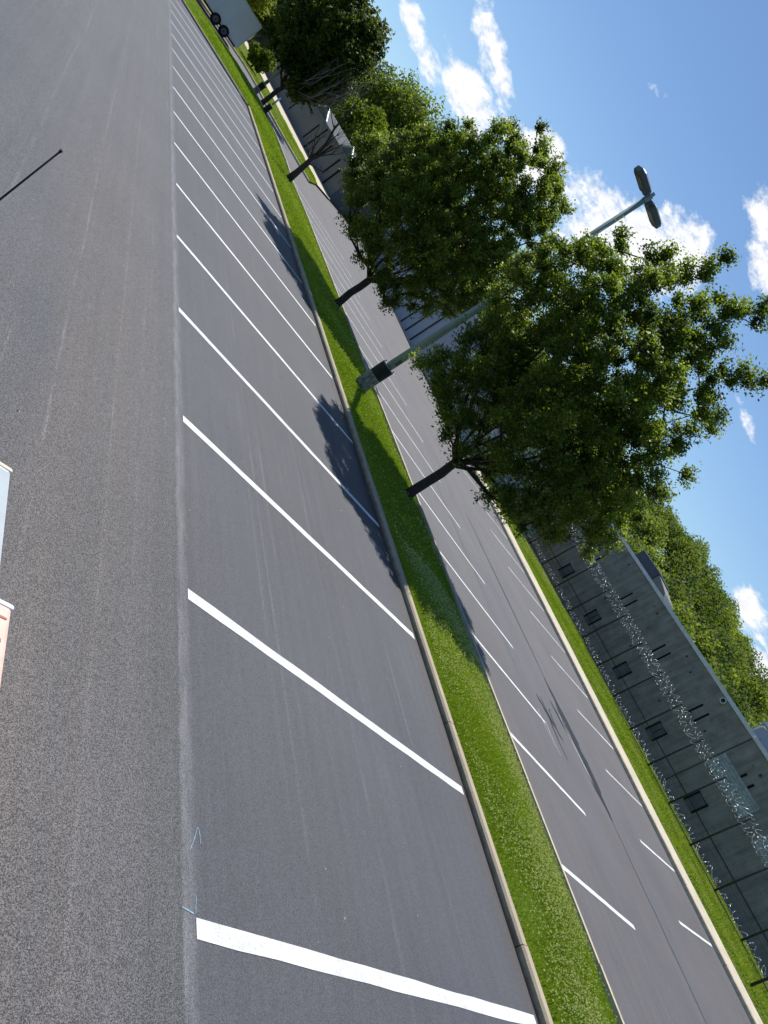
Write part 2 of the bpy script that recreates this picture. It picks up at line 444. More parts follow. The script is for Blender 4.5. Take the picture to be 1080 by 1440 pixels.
# far pavement along the lawn
yw = np.linspace(-25, 46, 30); b = MB(); L_ = [(float(fcx(y)) + .205, y, float(zlot(33, y)) + .158) for y in yw]; R_ = [(float(fcx(y)) + 2.15, y, float(zlot(33, y)) + .162) for y in yw]
b.add(L_ + R_, [(i, 30 + i, 31 + i, i + 1) for i in range(29)]); tag(b.build('pavement', M['walk']), kind='structure')
# ------------------------------------------------------------------ grass
def loft(name, P, Q, nu, nv, zf, m):
    """surface between two polylines with equal point counts"""
    P = np.array(P, float); Q = np.array(Q, float)
    tt = np.linspace(0, len(P) - 1, nu); k = np.arange(len(P))
    Pi = np.stack([np.interp(tt, k, P[:, 0]), np.interp(tt, k, P[:, 1])], 1); Qi = np.stack([np.interp(tt, k, Q[:, 0]), np.interp(tt, k, Q[:, 1])], 1)
    b = MB()
    for i in range(nu):
        for j in range(nv):
            s = j / (nv - 1); x, y = Pi[i] * (1 - s) + Qi[i] * s
            b.v.append((x, y, zf(x, y, s)))
    for i in range(nu - 1):
        for j in range(nv - 1):
            b.f.append((i*nv+j, (i+1)*nv+j, (i+1)*nv+j+1, i*nv+j+1))
    tag(b.build(name, m, smooth=True), kind='structure'); return Pi, Qi
hum = lambda x, y: .03 * math.sin(x * 1.3 + y * .7) * math.sin(y * .9 + .4)
def zmed(x, y, s):
    e = float(zlot(13.2, y)) + .06
    return .10 * (1 - s) + e * s + .07 * math.sin(math.pi * s) + hum(x, y) * math.sin(math.pi * s)
MP = [(9.505, -25), (9.505, 20), (9.505, 42.2)]; MQ = [(12.97, -25), (12.97, 20), (13.1, 42.2)]
loft('grass_median_soil', MP, MQ, 60, 10, zmed, M['grass_soil'])
IP = [(9.5, 42.2), (8.0, 43.3), (6.0, 44.7), (4.5, 45.72), (-2, 50.6), (-10, 56.1)]
IQ = [(13.2, 42.2), (13.84, 52), (13.3, 58.9), (11.25, 60.9), (5, 59.5), (-10, 58.2)]
loft('grass_island_soil', IP, IQ, 60, 12, zmed, M['grass_soil'])
def zfar(x, y, s): return float(np.interp(s, [0, .3, .66, .72, .77, .85, 1], [.155, .11, .02, .05, .12, .0, -.6])) + float(zlot(33, y)) + hum(x, y)
FP = [(35.3, -25), (35.1, 20), (34.4, 35), (33.8, 46.5)]; FQ = [(50.0, -25), (50.0, 20), (44, 40), (36, 46.5)]
loft('far_lawn_soil', FP, FQ, 60, 14, zfar, M['lawn'])
LP = [(18.6, 55.1), (16.4, 58.4), (15.0, 61.6), (14.2, 66.7), (12.6, 69.1), (10.4, 68.2), (6.8, 66.2), (-20, 60.7)]
LQ = [(20.9, 60.5), (20.7, 63.5), (20.0, 67), (18.9, 73), (16.9, 84), (13.8, 102), (10, 120), (-20, 120)]
loft('island_lawn_soil', LP, LQ, 60, 12, lambda x, y, s: -.17 + .05 * math.sin(math.pi * s), M['lawn'])
loft('footpath', LQ, [(24.0, 64.5), (24.0, 67), (23.5, 71), (22.9, 79), (21.4, 91), (19, 112), (12, 126), (-20, 126)], 50, 3, lambda x, y, s: -.165, M['walk'])

def blades(name, P, Q, n, zf, h0, h1, w, m, ywt=None, lean=.6, vr=None):
    """grass blades (single triangles) spread over a loft, denser near the camera"""
    P = np.array(P, float); Q = np.array(Q, float); k = np.arange(len(P))
    t0, t1 = vr or (0, len(P) - 1)
    u = rng.random(n) * (t1 - t0) + t0
    s = rng.random(n) * .99 + .005
    px = np.interp(u, k, P[:, 0]) * (1 - s) + np.interp(u, k, Q[:, 0]) * s
    py = np.interp(u, k, P[:, 1]) * (1 - s) + np.interp(u, k, Q[:, 1]) * s
    pz = np.array([zf(a, b_, c) for a, b_, c in zip(px, py, s)])
    # patchy height
    pat = .75 + .35 * np.sin(px * 2.1 + 1.3 * np.sin(py * 1.1)) * np.sin(py * 1.7 + .6 * px)
    h = (h0 + (h1 - h0) * rng.random(n)) * pat
    a = rng.random(n) * 2 * np.pi; ww = w * (.6 + .8 * rng.random(n))
    dx, dy = np.cos(a) * ww, np.sin(a) * ww
    la = rng.random(n) * 2 * np.pi; ll = h * lean * rng.random(n)
    v = np.empty((n, 3, 3))
    v[:, 0] = np.stack([px - dx, py - dy, pz - .01], 1); v[:, 1] = np.stack([px + dx, py + dy, pz - .01], 1)
    v[:, 2] = np.stack([px + np.cos(la) * ll, py + np.sin(la) * ll, pz + h], 1)
    tint = np.clip(rng.normal(.5, .22, n) + .15 * np.sin(px * .9 + py * .5), 0, 1)
    return np_mesh(name, v, 3, m, tint=tint)
def sub(P, y0, y1):
    P = np.array(P, float); return [(float(np.interp(y, P[:, 1], P[:, 0])), y) for y in (y0, (y0 + y1) / 2, y1)]
def merge(objs, name):
    base = objs[0]
    with bpy.context.temp_override(active_object=base, object=base, selected_objects=objs, selected_editable_objects=objs):
        bpy.ops.object.join()
    base.name = name; return base
g1 = blades('grass', sub(MP, -1, 10), sub(MQ, -1, 10), 150000, zmed, .035, .09, .007, M['blade'])
g2 = blades('grass', sub(MP, 10, 22), sub(MQ, 10, 22), 80000, zmed, .04, .09, .010, M['blade'])
g3 = blades('grass', sub(MP, 22, 42), sub(MQ, 22, 42), 60000, zmed, .04, .10, .016, M['blade'])
g4 = blades('grass', IP, IQ, 30000, zmed, .05, .11, .03, M['blade'])
tag(merge([g1, g2, g3, g4], 'grass'), kind='stuff')
g5 = blades('grass', sub(FP, -2, 30), sub(FQ, -2, 30), 90000, zfar, .05, .13, .022, M['blade'])
g6 = blades('grass', FP, FQ, 30000, zfar, .05, .12, .03, M['blade'], vr=(1.3, 3))
g7 = blades('grass', LP, LQ, 40000, lambda x, y, s: -.17, .06, .14, .04, M['blade'], vr=(0, 6))
tag(merge([g5, g6, g7], 'lawn_grass'), kind='stuff')
# glints of glossy clover leaves, painted as pale flecks through the median
def clover(n, y0, y1, s, name):
    x = 9.62 + rng.random(n) * 3.25; y = y0 + (y1 - y0) * rng.random(n)
    pat = np.sin(x * 1.7 + 2) * np.sin(y * .8) + np.sin(y * 2.3 + x) * .6 + .55 * np.clip(x - 10.1, -1, 1) + rng.normal(0, .9, n) > .35
    x, y = x[pat], y[pat]; n = len(x)
    z = np.array([zmed(a, b_, (a - 9.6) / 3.4) for a, b_ in zip(x, y)]) + .05 + rng.random(n) * .035
    V = []
    c = np.stack([x, y, z], 1); ss = s * (.6 + .8 * rng.random(n))[:, None]
    ax = [np.array(a) for a in ((1,0,0),(0,1,0),(0,0,1))]
    th = rng.random(n)[:, None] * 2 * np.pi
    e1 = np.concatenate([np.cos(th), np.sin(th), 0*th], 1) * ss; e2 = np.concatenate([-np.sin(th), np.cos(th), .0*th], 1) * ss; e3 = np.array([[0, 0, 1.]]) * ss
    q = []
    for A, B in ((e1, e2), (e1, e3), (e2, e3)):
        q.append(np.stack([c - A, c - B, c + A, c + B], 1))
    v = np.concatenate(q, 0)
    return np_mesh(name, v, 4, M['clover'], tint=rng.random(len(v)))
c1 = clover(30000, -1, 10.0, .0105, 'clover_glints'); c2 = clover(6000, 10, 40, .012, 'clover_glints')
tag(merge([c1, c2], 'clover_glints'), kind='stuff')

# ------------------------------------------------------------------ trees
def rand_unit(n):
    v = rng.normal(size=(n, 3)); return v / np.linalg.norm(v, axis=1, keepdims=True)
def leaf_quads(c, size, up=.5, aspect=.62):
    n = len(c); nrm = rand_unit(n); nrm[:, 2] = np.abs(nrm[:, 2]) + up; nrm /= np.linalg.norm(nrm, axis=1, keepdims=True)
    a = np.cross(nrm, rand_unit(n)); a /= np.linalg.norm(a, axis=1, keepdims=True) + 1e-9
    b_ = np.cross(nrm, a)
    s = (size * (.65 + .7 * rng.random(n)))[:, None]
    a = a * s; b_ = b_ * s * aspect
    return np.stack([c - a, c - b_ + nrm * s * .12, c + a, c + b_ + nrm * s * .12], 1)

def crown_points(env, base, rt, fw, nclump, seed, depthk=.9, shell=.35):
    """clump centres inside an envelope given as (z, u_min, u_max) slices"""
    r = np.random.default_rng(seed); env = np.array(env, float)
    zs = env[:, 0]; out = []
    zz = np.linspace(zs[0], zs[-1], 200); w = np.interp(zz, zs, env[:, 2] - env[:, 1]) ** 1.6; w /= w.sum()
    while len(out) < nclump:
        z = r.choice(zz, p=w) + r.normal(0, .08)
        lo, hi = np.interp(z, zs, env[:, 1]), np.interp(z, zs, env[:, 2])
        c, h = (lo + hi) / 2, (hi - lo) / 2
        a = r.random() * 2 * np.pi; rad = (shell + (1 - shell) * r.random()) ** .6
        if z < zs[0] + 1.3 and rad < .62: continue
        u = c + h * rad * math.cos(a); d = h * depthk * rad * math.sin(a)
        p = np.array([base[0] + rt[0] * u + fw[0] * d, base[1] + rt[1] * u + fw[1] * d, z])
        if all(np.linalg.norm(p - q) > .38 for q in out[-400:]) or r.random() < .15: out.append(p)
    return np.array(out)

def tree(name, label, base, trunk_r, fork, env, nclump, leaves_per, leaf, seed, mleaf, csize=.55, depthk=.9, tips=(), group=None, lean=(0, 0), bark='bark', minr=.010, upb=.5):
    bx, by, bz = base
    vr = math.hypot(bx, by); fw = (bx / vr, by / vr); rt = (fw[1], -fw[0])
    root = empty(name, base, label, 'tree', group)
    r = np.random.default_rng(seed)
    C = crown_points(env, base, rt, fw, nclump, seed, depthk, .12)
    if len(tips):
        T = np.array([(bx + rt[0]*u + fw[0]*d, by + rt[1]*u + fw[1]*d, z) for u, d, z in tips]); C = np.concatenate([C, T])
    # skeleton: nodes joined to the nearest existing node below
    top = np.array([bx + rt[0]*lean[0], by + rt[1]*lean[0], fork])
    nodes = [np.array([bx, by, bz - .3])]; par = [-1]
    for i in range(1, 5):
        nodes.append(nodes[0] + (top - nodes[0]) * i / 4 + r.normal(0, .012, 3) * (1, 1, 0)); par.append(len(nodes) - 2)
    cz = env[-1][0]
    # a few leaders rising from the fork
    lead0 = len(nodes) - 1
    for k in range(10):
        a = k * 2.4 + r.random() * .5; hgt = (cz - fork) * ((.50 + .3 * r.random()) if k < 6 else (.22 + .12 * r.random())); spread = ((.22 + .20 * r.random()) if k < 6 else 1.05) * hgt
        prev = lead0
        for i in range(1, 8):
            t = i / 7
            p = top + np.array([math.cos(a) * spread * t ** .8, math.sin(a) * spread * t ** .8, hgt * t ** 1.1]) + r.normal(0, .03, 3)
            nodes.append(p); par.append(prev); prev = len(nodes) - 1
    order = np.argsort(np.linalg.norm(C - top, axis=1))
    for ci in order:
        p = C[ci]; N = np.array(nodes[4:])
        d = np.linalg.norm(N - p, axis=1) + 1.3 * np.clip(N[:, 2] - p[2] + .25, 0, None)
        k = int(np.argmin(d)) + 4; q = nodes[k]; L = np.linalg.norm(p - q); n = max(1, int(L / .45))
        prev = k
        for i in range(1, n + 1):
            t = i / n; m = q + (p - q) * t
            m = m + np.array([0, 0, -.10 * L * math.sin(math.pi * t)]) + (r.normal(0, .03, 3) if i < n else 0)
            nodes.append(m); par.append(prev); prev = len(nodes) - 1
    nn = len(nodes); acc = np.zeros(nn); kids = [[] for _ in range(nn)]
    for i in range(1, nn): kids[par[i]].append(i)
    for i in range(nn - 1, -1, -1):
        acc[i] = max(minr ** 2.2, acc[i])
        if par[i] >= 0: acc[par[i]] += acc[i]
    rad = acc ** (1 / 2.2); rad = rad * (trunk_r / rad[0]); rad = np.maximum(rad, minr * .7)
    rad[0] *= 1.25; rad[1] *= 1.06
    b_ = MB(); done = set()
    stack = [0]
    while stack:
        i = stack.pop(); chain = [i]; 
        if par[i] >= 0: chain = [par[i], i]
        while kids[i]:
            ks = sorted(kids[i], key=lambda q: -rad[q]); stack += ks[1:]; i = ks[0]; chain.append(i)
        if len(chain) < 2: continue
        rr = [rad[q] for q in chain]
        if par[chain[0]] >= 0 or chain[0] != 0: rr[0] = min(rr[0], rr[1] * 1.15)
        big = rr[0] > .03
        b_.tube([nodes[q] for q in chain], rr, 8 if big else 5)
    local(b_.build('trunk', M[bark], smooth=True), root)
    # leaves: short twigs around every clump centre
    P = []; shade = []
    for p in C:
        k = max(3, int(leaves_per / 14)); cs = csize * (.75 + .5 * r.random())
        out = p - np.array([bx, by, (fork + cz) / 2]); out /= np.linalg.norm(out) + 1e-6
        dirs = rand_unit(k) + out * .55 + np.array([0, 0, .45]); dirs /= np.linalg.norm(dirs, axis=1, keepdims=True)
        tt = rng.random((k, 14)) ** .8
        pts = p + dirs[:, None, :] * (tt * cs * (.6 + .7 * rng.random((k, 1))))[..., None] + rng.normal(0, .032 + cs * .045, (k, 14, 3))
        P.append(pts.reshape(-1, 3)); shade.append(np.full(k * 14, r.normal(0, .26)))
    P = np.concatenate(P); sh = np.concatenate(shade)
    tint = np.clip(rng.normal(.42, .2, len(P)) + sh, 0, 1)
    local(np_mesh('crown', leaf_quads(P, leaf, upb), 4, M[mleaf], tint=tint), root)
    return root

# the three leafy street trees and the dead one on the median
tree('street_tree', 'largest leafy street tree, nearest the camera, with spiky branch tips against the sky', (12.06, 13.36, .18), .120, 1.45,
     [(1.7, -1.2, 1.5), (2.1, -2.5, 2.3), (2.8, -2.5, 3.0), (3.5, -2.6, 3.4), (4.2, -3.1, 3.4), (4.9, -3.4, 3.2), (5.6, -3.3, 2.9), (6.4, -3.1, 2.4), (7.0, -2.6, 1.8), (7.5, -1.9, 1.2), (8.2, -1.0, .7), (8.6, -.6, .3)],
     580, 470, .038, 11, 'leaf', .35, .80,
     tips=[(.55, 0, 9.1), (.35, .2, 8.8), (.7, -.2, 8.75), (-.85, .1, 9.0), (-.9, .3, 8.7), (-.75, 0, 8.4), (.2, 0, 8.5), (1.3, .1, 7.7), (1.55, .15, 8.1), (1.0, .2, 7.4), (1.9, .1, 6.8), (2.1, 0, 7.1), (-1.1, .1, 8.2), (-1.75, -.1, 7.6), (1.95, 0, 8.35), (1.8, .3, 8.1), (1.6, .2, 7.8), (-2.5, .1, 7.35), (-2.3, 0, 7.2), (-1.6, -.2, 7.9), (2.3, .2, 6.9), (3.4, .3, 3.1), (3.2, -.1, 3.3), (3.5, .1, 3.6), (-2.6, .2, 2.0), (-2.4, -.2, 2.2), (2.4, .5, 2.5), (2.9, 0, 5.9)],
     group=None, lean=(-.05, 0))
tree('street_tree', 'leafy street tree second along the median, just behind the lamp post', (12.2, 24.3, .18), .135, 1.45,
     [(1.7, -1.0, 1.3), (2.1, -2.7, 1.8), (2.8, -3.5, 2.3), (3.6, -3.8, 2.8), (4.6, -3.4, 3.0), (5.6, -3.0, 3.0), (6.6, -2.6, 2.9), (7.4, -2.1, 2.6), (8.1, -1.5, 2.1), (8.6, -1.0, 1.2)],
     520, 390, .046, 23, 'leaf', .38, .82,
     tips=[(-2.3, 0, 6.9), (-1.0, 0, 8.8), (-.5, .2, 8.7), (1.7, .1, 8.3), (2.7, 0, 7.6), (-3.9, .1, 3.6)], lean=(-.05, 0))
far_tree = tree('street_tree', 'dense dark street tree far down the grass, beyond the bare one', (13.6, 59.5, -.2), .17, 1.6,
     [(1.7, -1.2, 1.0), (2.3, -2.2, 1.2), (3.2, -3.2, 2.0), (4.4, -3.5, 2.9), (5.6, -3.7, 3.1), (6.8, -3.6, 2.6), (7.8, -3.2, 2.2), (8.8, -2.3, 1.7), (9.6, -.6, .9)],
     300, 200, .12, 37, 'leaf_dark', .85, .9)

def bare_tree():
    base = (11.86, 37.25, .14)
    root = empty('bare_tree', base, 'small bare dead tree with thin leafless branches standing on the median grass', 'tree')
    rr = random.Random(5); b_ = MB()
    fw = (.303, .953); rt = (.953, -.303)
    def P(u, d, z): return Vector((base[0] + rt[0]*u + fw[0]*d, base[1] + rt[1]*u + fw[1]*d, z))
    b_.tube([P(0, 0, .05), P(-.02, 0, .6), P(-.06, 0, 1.2), P(-.14, 0, 1.8)], [.20, .155, .14, .12], 8)
    def grow(p, d, L, r, depth):
        pts = [p]; q = Vector(p); dd = Vector(d).normalized(); n = 5
        rad = [r]
        for i in range(n):
            dd = (dd + Vector((rr.gauss(0, .10), rr.gauss(0, .10), rr.gauss(.06, .08)))).normalized(); q = q + dd * L / n
            pts.append(q.copy()); rad.append(r * (1 - .75 * (i + 1) / n))
            if depth > 0 and i >= 1:
                for _ in range(1 if rr.random() < .7 else 2):
                    s = (dd + Vector((rr.gauss(0, .6), rr.gauss(0, .6), rr.gauss(.2, .4)))).normalized()
                    grow(q.copy(), s, L * rr.uniform(.35, .6), rad[-1] * .6, depth - 1)
        b_.tube(pts, rad, 5)
    R3 = Vector((rt[0], rt[1], 0))
    grow(P(-.14, 0, 1.8), R3 * -.12 + Vector((0, 0, 1)), 3.7, .08, 1)
    for a, zz, L in ((-.9, 1.0, 1.3), (.6, .9, 1.2), (.9, .3, .9), (-.5, 1.2, 1.6), (.25, 1.2, 1.7), (-1.0, .4, .8), (.1, 1.4, 2.0)):
        grow(P(-.08, 0, rr.uniform(1.1, 1.9)), R3 * a + Vector((rr.gauss(0, .3), rr.gauss(0, .3), zz)), L, .055, 2)
    local(b_.build('trunk', M['bark'], smooth=True), root)
bare_tree()

def dead_branches():
    rr = random.Random(3); fw = (.235, .972); rt = (.972, -.235); bx, by = 13.6, 59.5
    def P(u, d, z): return Vector((bx + rt[0]*u + fw[0]*d, by + rt[1]*u + fw[1]*d, z))
    b_ = MB(); roots = []
    for u1, d1, z1 in ((2.6, -2.6, 3.2), (1.6, -2.9, 2.9), (3.2, -1.8, 4.0), (.8, -2.9, 3.3)):
        pts = [P(u1*t, d1*t, 1.7 + (z1 - 1.7)*t**.8 + rr.gauss(0, .03)) for t in np.linspace(0, 1, 7)]
        b_.tube(pts, [.06 - .035*t for t in np.linspace(0, 1, 7)], 5); roots += pts[2:]
    for i in range(46):
        q = rr.choice(roots) + Vector((rr.gauss(0, .25), rr.gauss(0, .25), rr.gauss(0, .1))); L = rr.uniform(1.6, 3.6); sx, sy = rr.gauss(.10, .12), rr.gauss(-.05, .1)
        pts = [q + Vector((sx*L*t + rr.gauss(0, .035), sy*L*t, L*t)) for t in np.linspace(0, 1, 6)]
        b_.tube(pts, [.026 - .018*t for t in np.linspace(0, 1, 6)], 4)
        for k in range(2):
            a = pts[rr.randint(2, 5)]; e = a + Vector((rr.gauss(0, .25), rr.gauss(0, .25), rr.uniform(.3, .8))); b_.tube([a, (a + e)/2 + Vector((rr.gauss(0, .03), 0, 0)), e], [.014, .011, .006], 4)
    o = local(b_.build('dead_branch', M['twig'], smooth=True), far_tree); o['label'] = 'pale leafless twigs on the right side of the crown'
dead_branches()

def bush(name, label, c, rx, rz, n, leaf, ml, cat='shrub', lumps=26, trunk=True, bark='bark'):
    root = empty(name, (c[0], c[1], c[2]), label, cat)
    r = np.random.default_rng(int(abs(c[0] * 13 + c[1] * 7)) + lumps)
    L = rand_unit(lumps) * (r.random((lumps, 1)) ** .4) * .78
    L[:, 2] = L[:, 2] * .95
    cen = np.array([c[0], c[1], c[2] + rz * (1.0 if not trunk else 1.25)])
    lr = r.uniform(.26, .42, lumps)
    k = n // lumps; P = []; sh = []
    for l, q in zip(L, lr):
        d = rand_unit(k); rad = (rng.random((k, 1)) ** .35) * q * (1 + .10 * rng.normal(size=(k, 1)))
        P.append(cen + (l + d * rad) * np.array([rx, rx, rz])); sh.append(np.full(k, r.normal(0, .15)))
    P = np.concatenate(P); tint = np.clip(rng.normal(.45, .2, len(P)) + np.concatenate(sh), 0, 1)
    keep = P[:, 2] > c[2] + .02; P = P[keep]; tint = tint[keep]
    local(np_mesh('crown', leaf_quads(P, leaf, .4, .65), 4, M[ml], tint=tint), root)
    b_ = MB(); tr = max(.05, rx * .055)
    b_.tube([(c[0], c[1], c[2] - .5), (c[0] + .05, c[1], c[2] + rz * .6), (c[0], c[1] + .05, c[2] + rz * 1.3)], [tr * 1.2, tr, tr * .5], 7)
    for i in range(7):
        e = cen + L[i] * np.array([rx, rx, rz]); s = np.array([c[0], c[1], c[2] + rz * (.4 + .1 * i)]); b_.tube([s, (s + e) / 2 + np.array([0, 0, -.03 * rz]), e], [tr * .55, tr * .4, tr * .15], 5)
    local(b_.build('trunk', M[bark], smooth=True), root)
    return root
bush('shrub', 'round bright green shrub just behind the box trailer', (14.0, 73.5, -.2), 1.35, 1.35, 5200, .13, 'leaf_bright', trunk=False)

# trees standing behind the low buildings on the left, each with its own crown
def polar(az, d): return d * math.sin(R(az)), d * math.cos(R(az))
MID = [  # azimuth, distance, top height, half width, leaf, label
    (6.6, 104, 8.5, 4.6, 'leaf_bright', 'bright yellow-green tree above the roof of the box trailer'),
    (9.2, 112, 10.5, 5.0, 'leaf_bright', 'tall sunlit green tree behind the left end of the dense dark tree'),
    (13.2, 132, 15.0, 6.5, 'leaf_forest2', 'dark green tree behind the crown of the far dense tree'),
    (15.6, 120, 14.6, 5.4, 'leaf_forest2', 'blue-green tree with a narrow top beside the dense dark tree'),
    (17.9, 115, 17.2, 6.6, 'leaf_forest', 'tall loose green tree with a pointed top between the two dark street trees'),
    (18.6, 96, 9.5, 5.0, 'leaf_bright', 'yellow-green bushy tree behind the slate roofed low building'),
    (20.8, 125, 19.6, 7.2, 'leaf_forest2', 'tallest dark tree on the skyline left of the second street tree'),
    (19.4, 112, 17.6, 6.0, 'leaf_forest', 'light green rounded tree in the bank left of the second street tree'),
    (23.4, 118, 19.5, 7.0, 'leaf_forest', 'tall light green tree rising directly behind the second street tree'),
    (22.4, 104, 15.5, 6.5, 'leaf_forest', 'mid green tree partly hidden by the second street tree'),
    (25.5, 125, 16.0, 7.0, 'leaf_forest', 'broad green tree behind the pale wall building'),
    (29.5, 128, 15.0, 7.0, 'leaf_forest2', 'dark green tree glimpsed between the two leafy street trees'),
]
for az_, d_, h_, w_, ml_, lab_ in MID:
    x_, y_ = polar(az_, d_)
    rz_ = (h_ + .8) / 2.25
    bush('background_tree', lab_, (x_, y_, -.8), w_, rz_, 19000, .21, ml_, 'tree', 48)

# forested hillside behind the prison
def zhill(x, y):
    d = math.hypot(x, y); a = math.degrees(math.atan2(x, y))
    t = np.clip((d - 85) / 95, 0, 1); t = t * t * (3 - 2 * t)
    top = np.interp(a, [-10, 5, 15, 25, 40, 50, 54, 58, 62, 65, 70, 76, 90], [2, 3, 5, 8, 9, 9, 15, 16.0, 14.0, 13.5, 6, 1.5, 0])
    return -1.0 + t * top
b = MB(); az_l = np.linspace(-10, 90, 70); d_l = np.linspace(80, 420, 30)
for a in az_l:
    for d in d_l:
        x, y = polar(a, d); b.v.append((x, y, zhill(x, y) if d > 81 else -1.3))
for i in range(69):
    for j in range(29): b.f.append((i*30+j, i*30+j+1, (i+1)*30+j+1, (i+1)*30+j))
tag(b.build('hillside', M['ground'], smooth=True), kind='structure')
def forest():
    r = np.random.default_rng(91); P = []; T = []; Mi = []; S_ = []
    trunks = MB()
    for i in range(520):
        a = r.uniform(8, 74); d = 88 + 100 * r.random() ** .8
        if a < 30: d = 135 + 60 * r.random()
        x, y = polar(a, d); z0 = zhill(x, y)
        h = r.uniform(8.5, 12.5) * (1.0 if d > 120 else .9); w = h * r.uniform(.30, .42)
        hmax = 3.1 + math.tan(R(np.interp(a, [0, 15, 25, 40, 52, 56, 60, 62.5, 65, 67.5, 70, 75], [5, 5.2, 6.4, 6.8, 7.5, 8.2, 8.0, 7.4, 7.7, 6.2, 3.6, 2.4])) ) * d
        if z0 + h > hmax: h = max(3.5, hmax - z0); w = min(w, h * .5)
        nl = 11; lum = rand_unit(nl) * .62; lum[:, 2] = np.abs(lum[:, 2]) * 1.0 - .15
        k = 135 if a > 44 else 45; sz = .24 if a > 44 else .38; mi = int(r.random() < .4); base_t = r.normal(.44, .30)
        cen = np.array([x, y, z0 + h * .58]); S = np.array([w, w, h * .44])
        for l in lum:
            dd = rand_unit(k); dd[:, 2] = dd[:, 2] * .9
            p = cen + (l + dd * (rng.random((k, 1)) ** .4) * .50) * S
            P.append(p); T.append(np.clip(rng.normal(base_t, .17, k) + r.normal(0, .09), 0, 1)); Mi.append(np.full(k, mi)); S_.append(np.full(k, sz))
        trunks.tube([(x, y, z0 - .3), (x, y, z0 + h * .6)], [.14, .08], 5)
    P = np.concatenate(P); SZ = np.concatenate(S_)
    o = np_mesh('forest', leaf_quads(P, SZ, .35, .7), 4, M['leaf_forest'], tint=np.concatenate(T), extra_mats=[M['leaf_forest2']], matidx=np.concatenate(Mi))
    t = trunks.build('forest_trunks', M['bark'])
    o = merge([o, t], 'forest'); tag(o, kind='stuff')
    o['label'] = 'dense green wooded hillside rising behind the long grey building'
forest()

# ------------------------------------------------------------------ lamp posts
def lamp_post(base, label, h=9.0, arm=.70):
    root = empty('lamp_post', base, label, 'lamp post', 'twin-headed lamp posts on the grass')
    x, y, z = base
    b_ = MB(); b_.disc((x, y, z + .16), (0, 0, 1), .235, .52, 24, .225); local(b_.build('concrete_base', M['basecon'], smooth=False), root)
    b_ = MB(); b_.disc((x, y, z + .63), (0, 0, 1), .230, .42, 24, .230); local(b_.build('base_cover', M['black']), root)
    b_ = MB(); b_.box(x - .17, x + .17, y - .17, y + .17, z + .841, z + .87); local(b_.build('base_plate', M['pole'], bevel=.006), root)
    b_ = MB(); b_.tube([(x, y, z + .86), (x, y, h * .5), (x, y, h - .12)], [.125, .10, .07], 14); local(b_.build('pole', M['pole'], smooth=True), root)
    b_ = MB(); b_.box(x - .05, x + .05, y - .128, y - .10, z + 1.05, z + 1.25); local(b_.build('hand_hole_cover', M['lamp'], bevel=.004), root)
    for q in range(4):
        b_ = MB(); b_.disc((x + .135 * (1 if q % 2 else -1), y + .135 * (1 if q > 1 else -1), z + .89), (0, 0, 1), .018, .05, 6); local(b_.build('anchor_bolt', M['lamp']), root)
    b_ = MB(); b_.tube([(x - .28, y, h - .02), (x + .28, y, h - .02)], .035, 8); b_.disc((x, y, h - .02), (0, 0, 1), .085, .2, 12); b_.disc((x + .0, y, h + .12), (0, 0, 1), .05, .10, 10)
    local(b_.build('arm', M['pole']), root)
    for s in (-1, 1):
        b_ = MB()
        # tapered cobra-style housing: outline in plan, domed top
        prof = [(.10, .07), (.18, .085), (.20, .19), (.23, .20), (.76, .20), (.88, .12)]
        up = [(a, w_) for a, w_ in prof]
        for zt, k in ((-.07, 1.0), (.02, 1.0), (.085, .62)):
            pass
        ring = [(a, w_) for a, w_ in prof] + [(a, -w_) for a, w_ in prof[::-1]]
        n = len(ring); vs = []
        for zt, k in ((-.075, .95), (-.06, 1.0), (.06, 1.0), (.10, .78)):
            for a, w_ in ring: vs.append((x + s * (.55 + (a - .55) * k), y + w_ * k, h - .01 + zt))
        fs = [tuple(range(n))[::-1], tuple(range(3 * n, 4 * n))]
        for q in range(3):
            for i in range(n): fs.append((q*n+i, q*n+(i+1) % n, (q+1)*n+(i+1) % n, (q+1)*n+i))
        b_.add(vs, fs); head = local(b_.build('lamp_head', M['lamp']), root)
        b_ = MB(); b_.box(min(x + s*.34, x + s*.70), max(x + s*.34, x + s*.70), y - .14, y + .14, h - .094, h - .083)
        ln = b_.build('lens', M['lens'], bevel=.01); ln.parent = head; ln.matrix_parent_inverse = head.matrix_parent_inverse.copy(); 
        ln.matrix_parent_inverse = Matrix.Identity(4); ln.location = (0, 0, 0)
    return root
lamp_post((11.16, 17.34, .20), 'tall grey lamp post with two heads rising between the two nearest leafy trees')
lamp_post((13.1, 61.2, -.28), 'distant lamp post on a concrete base with black cover beside the dense dark tree', 9.4)

b = MB(); root = empty('utility_pedestal', (13.2, 55.6, -.1), 'short black utility pedestal with a pale top post beside the far tree trunk', 'pedestal')
b.box(13.02, 13.34, 55.43, 55.75, -.2, .42); local(b.build('cabinet', M['black'], bevel=.02), root)
b = MB(); b.tube([(13.17, 55.6, .5), (13.17, 55.6, 1.25)], .07, 10); local(b.build('post', M['coping'], smooth=True), root)

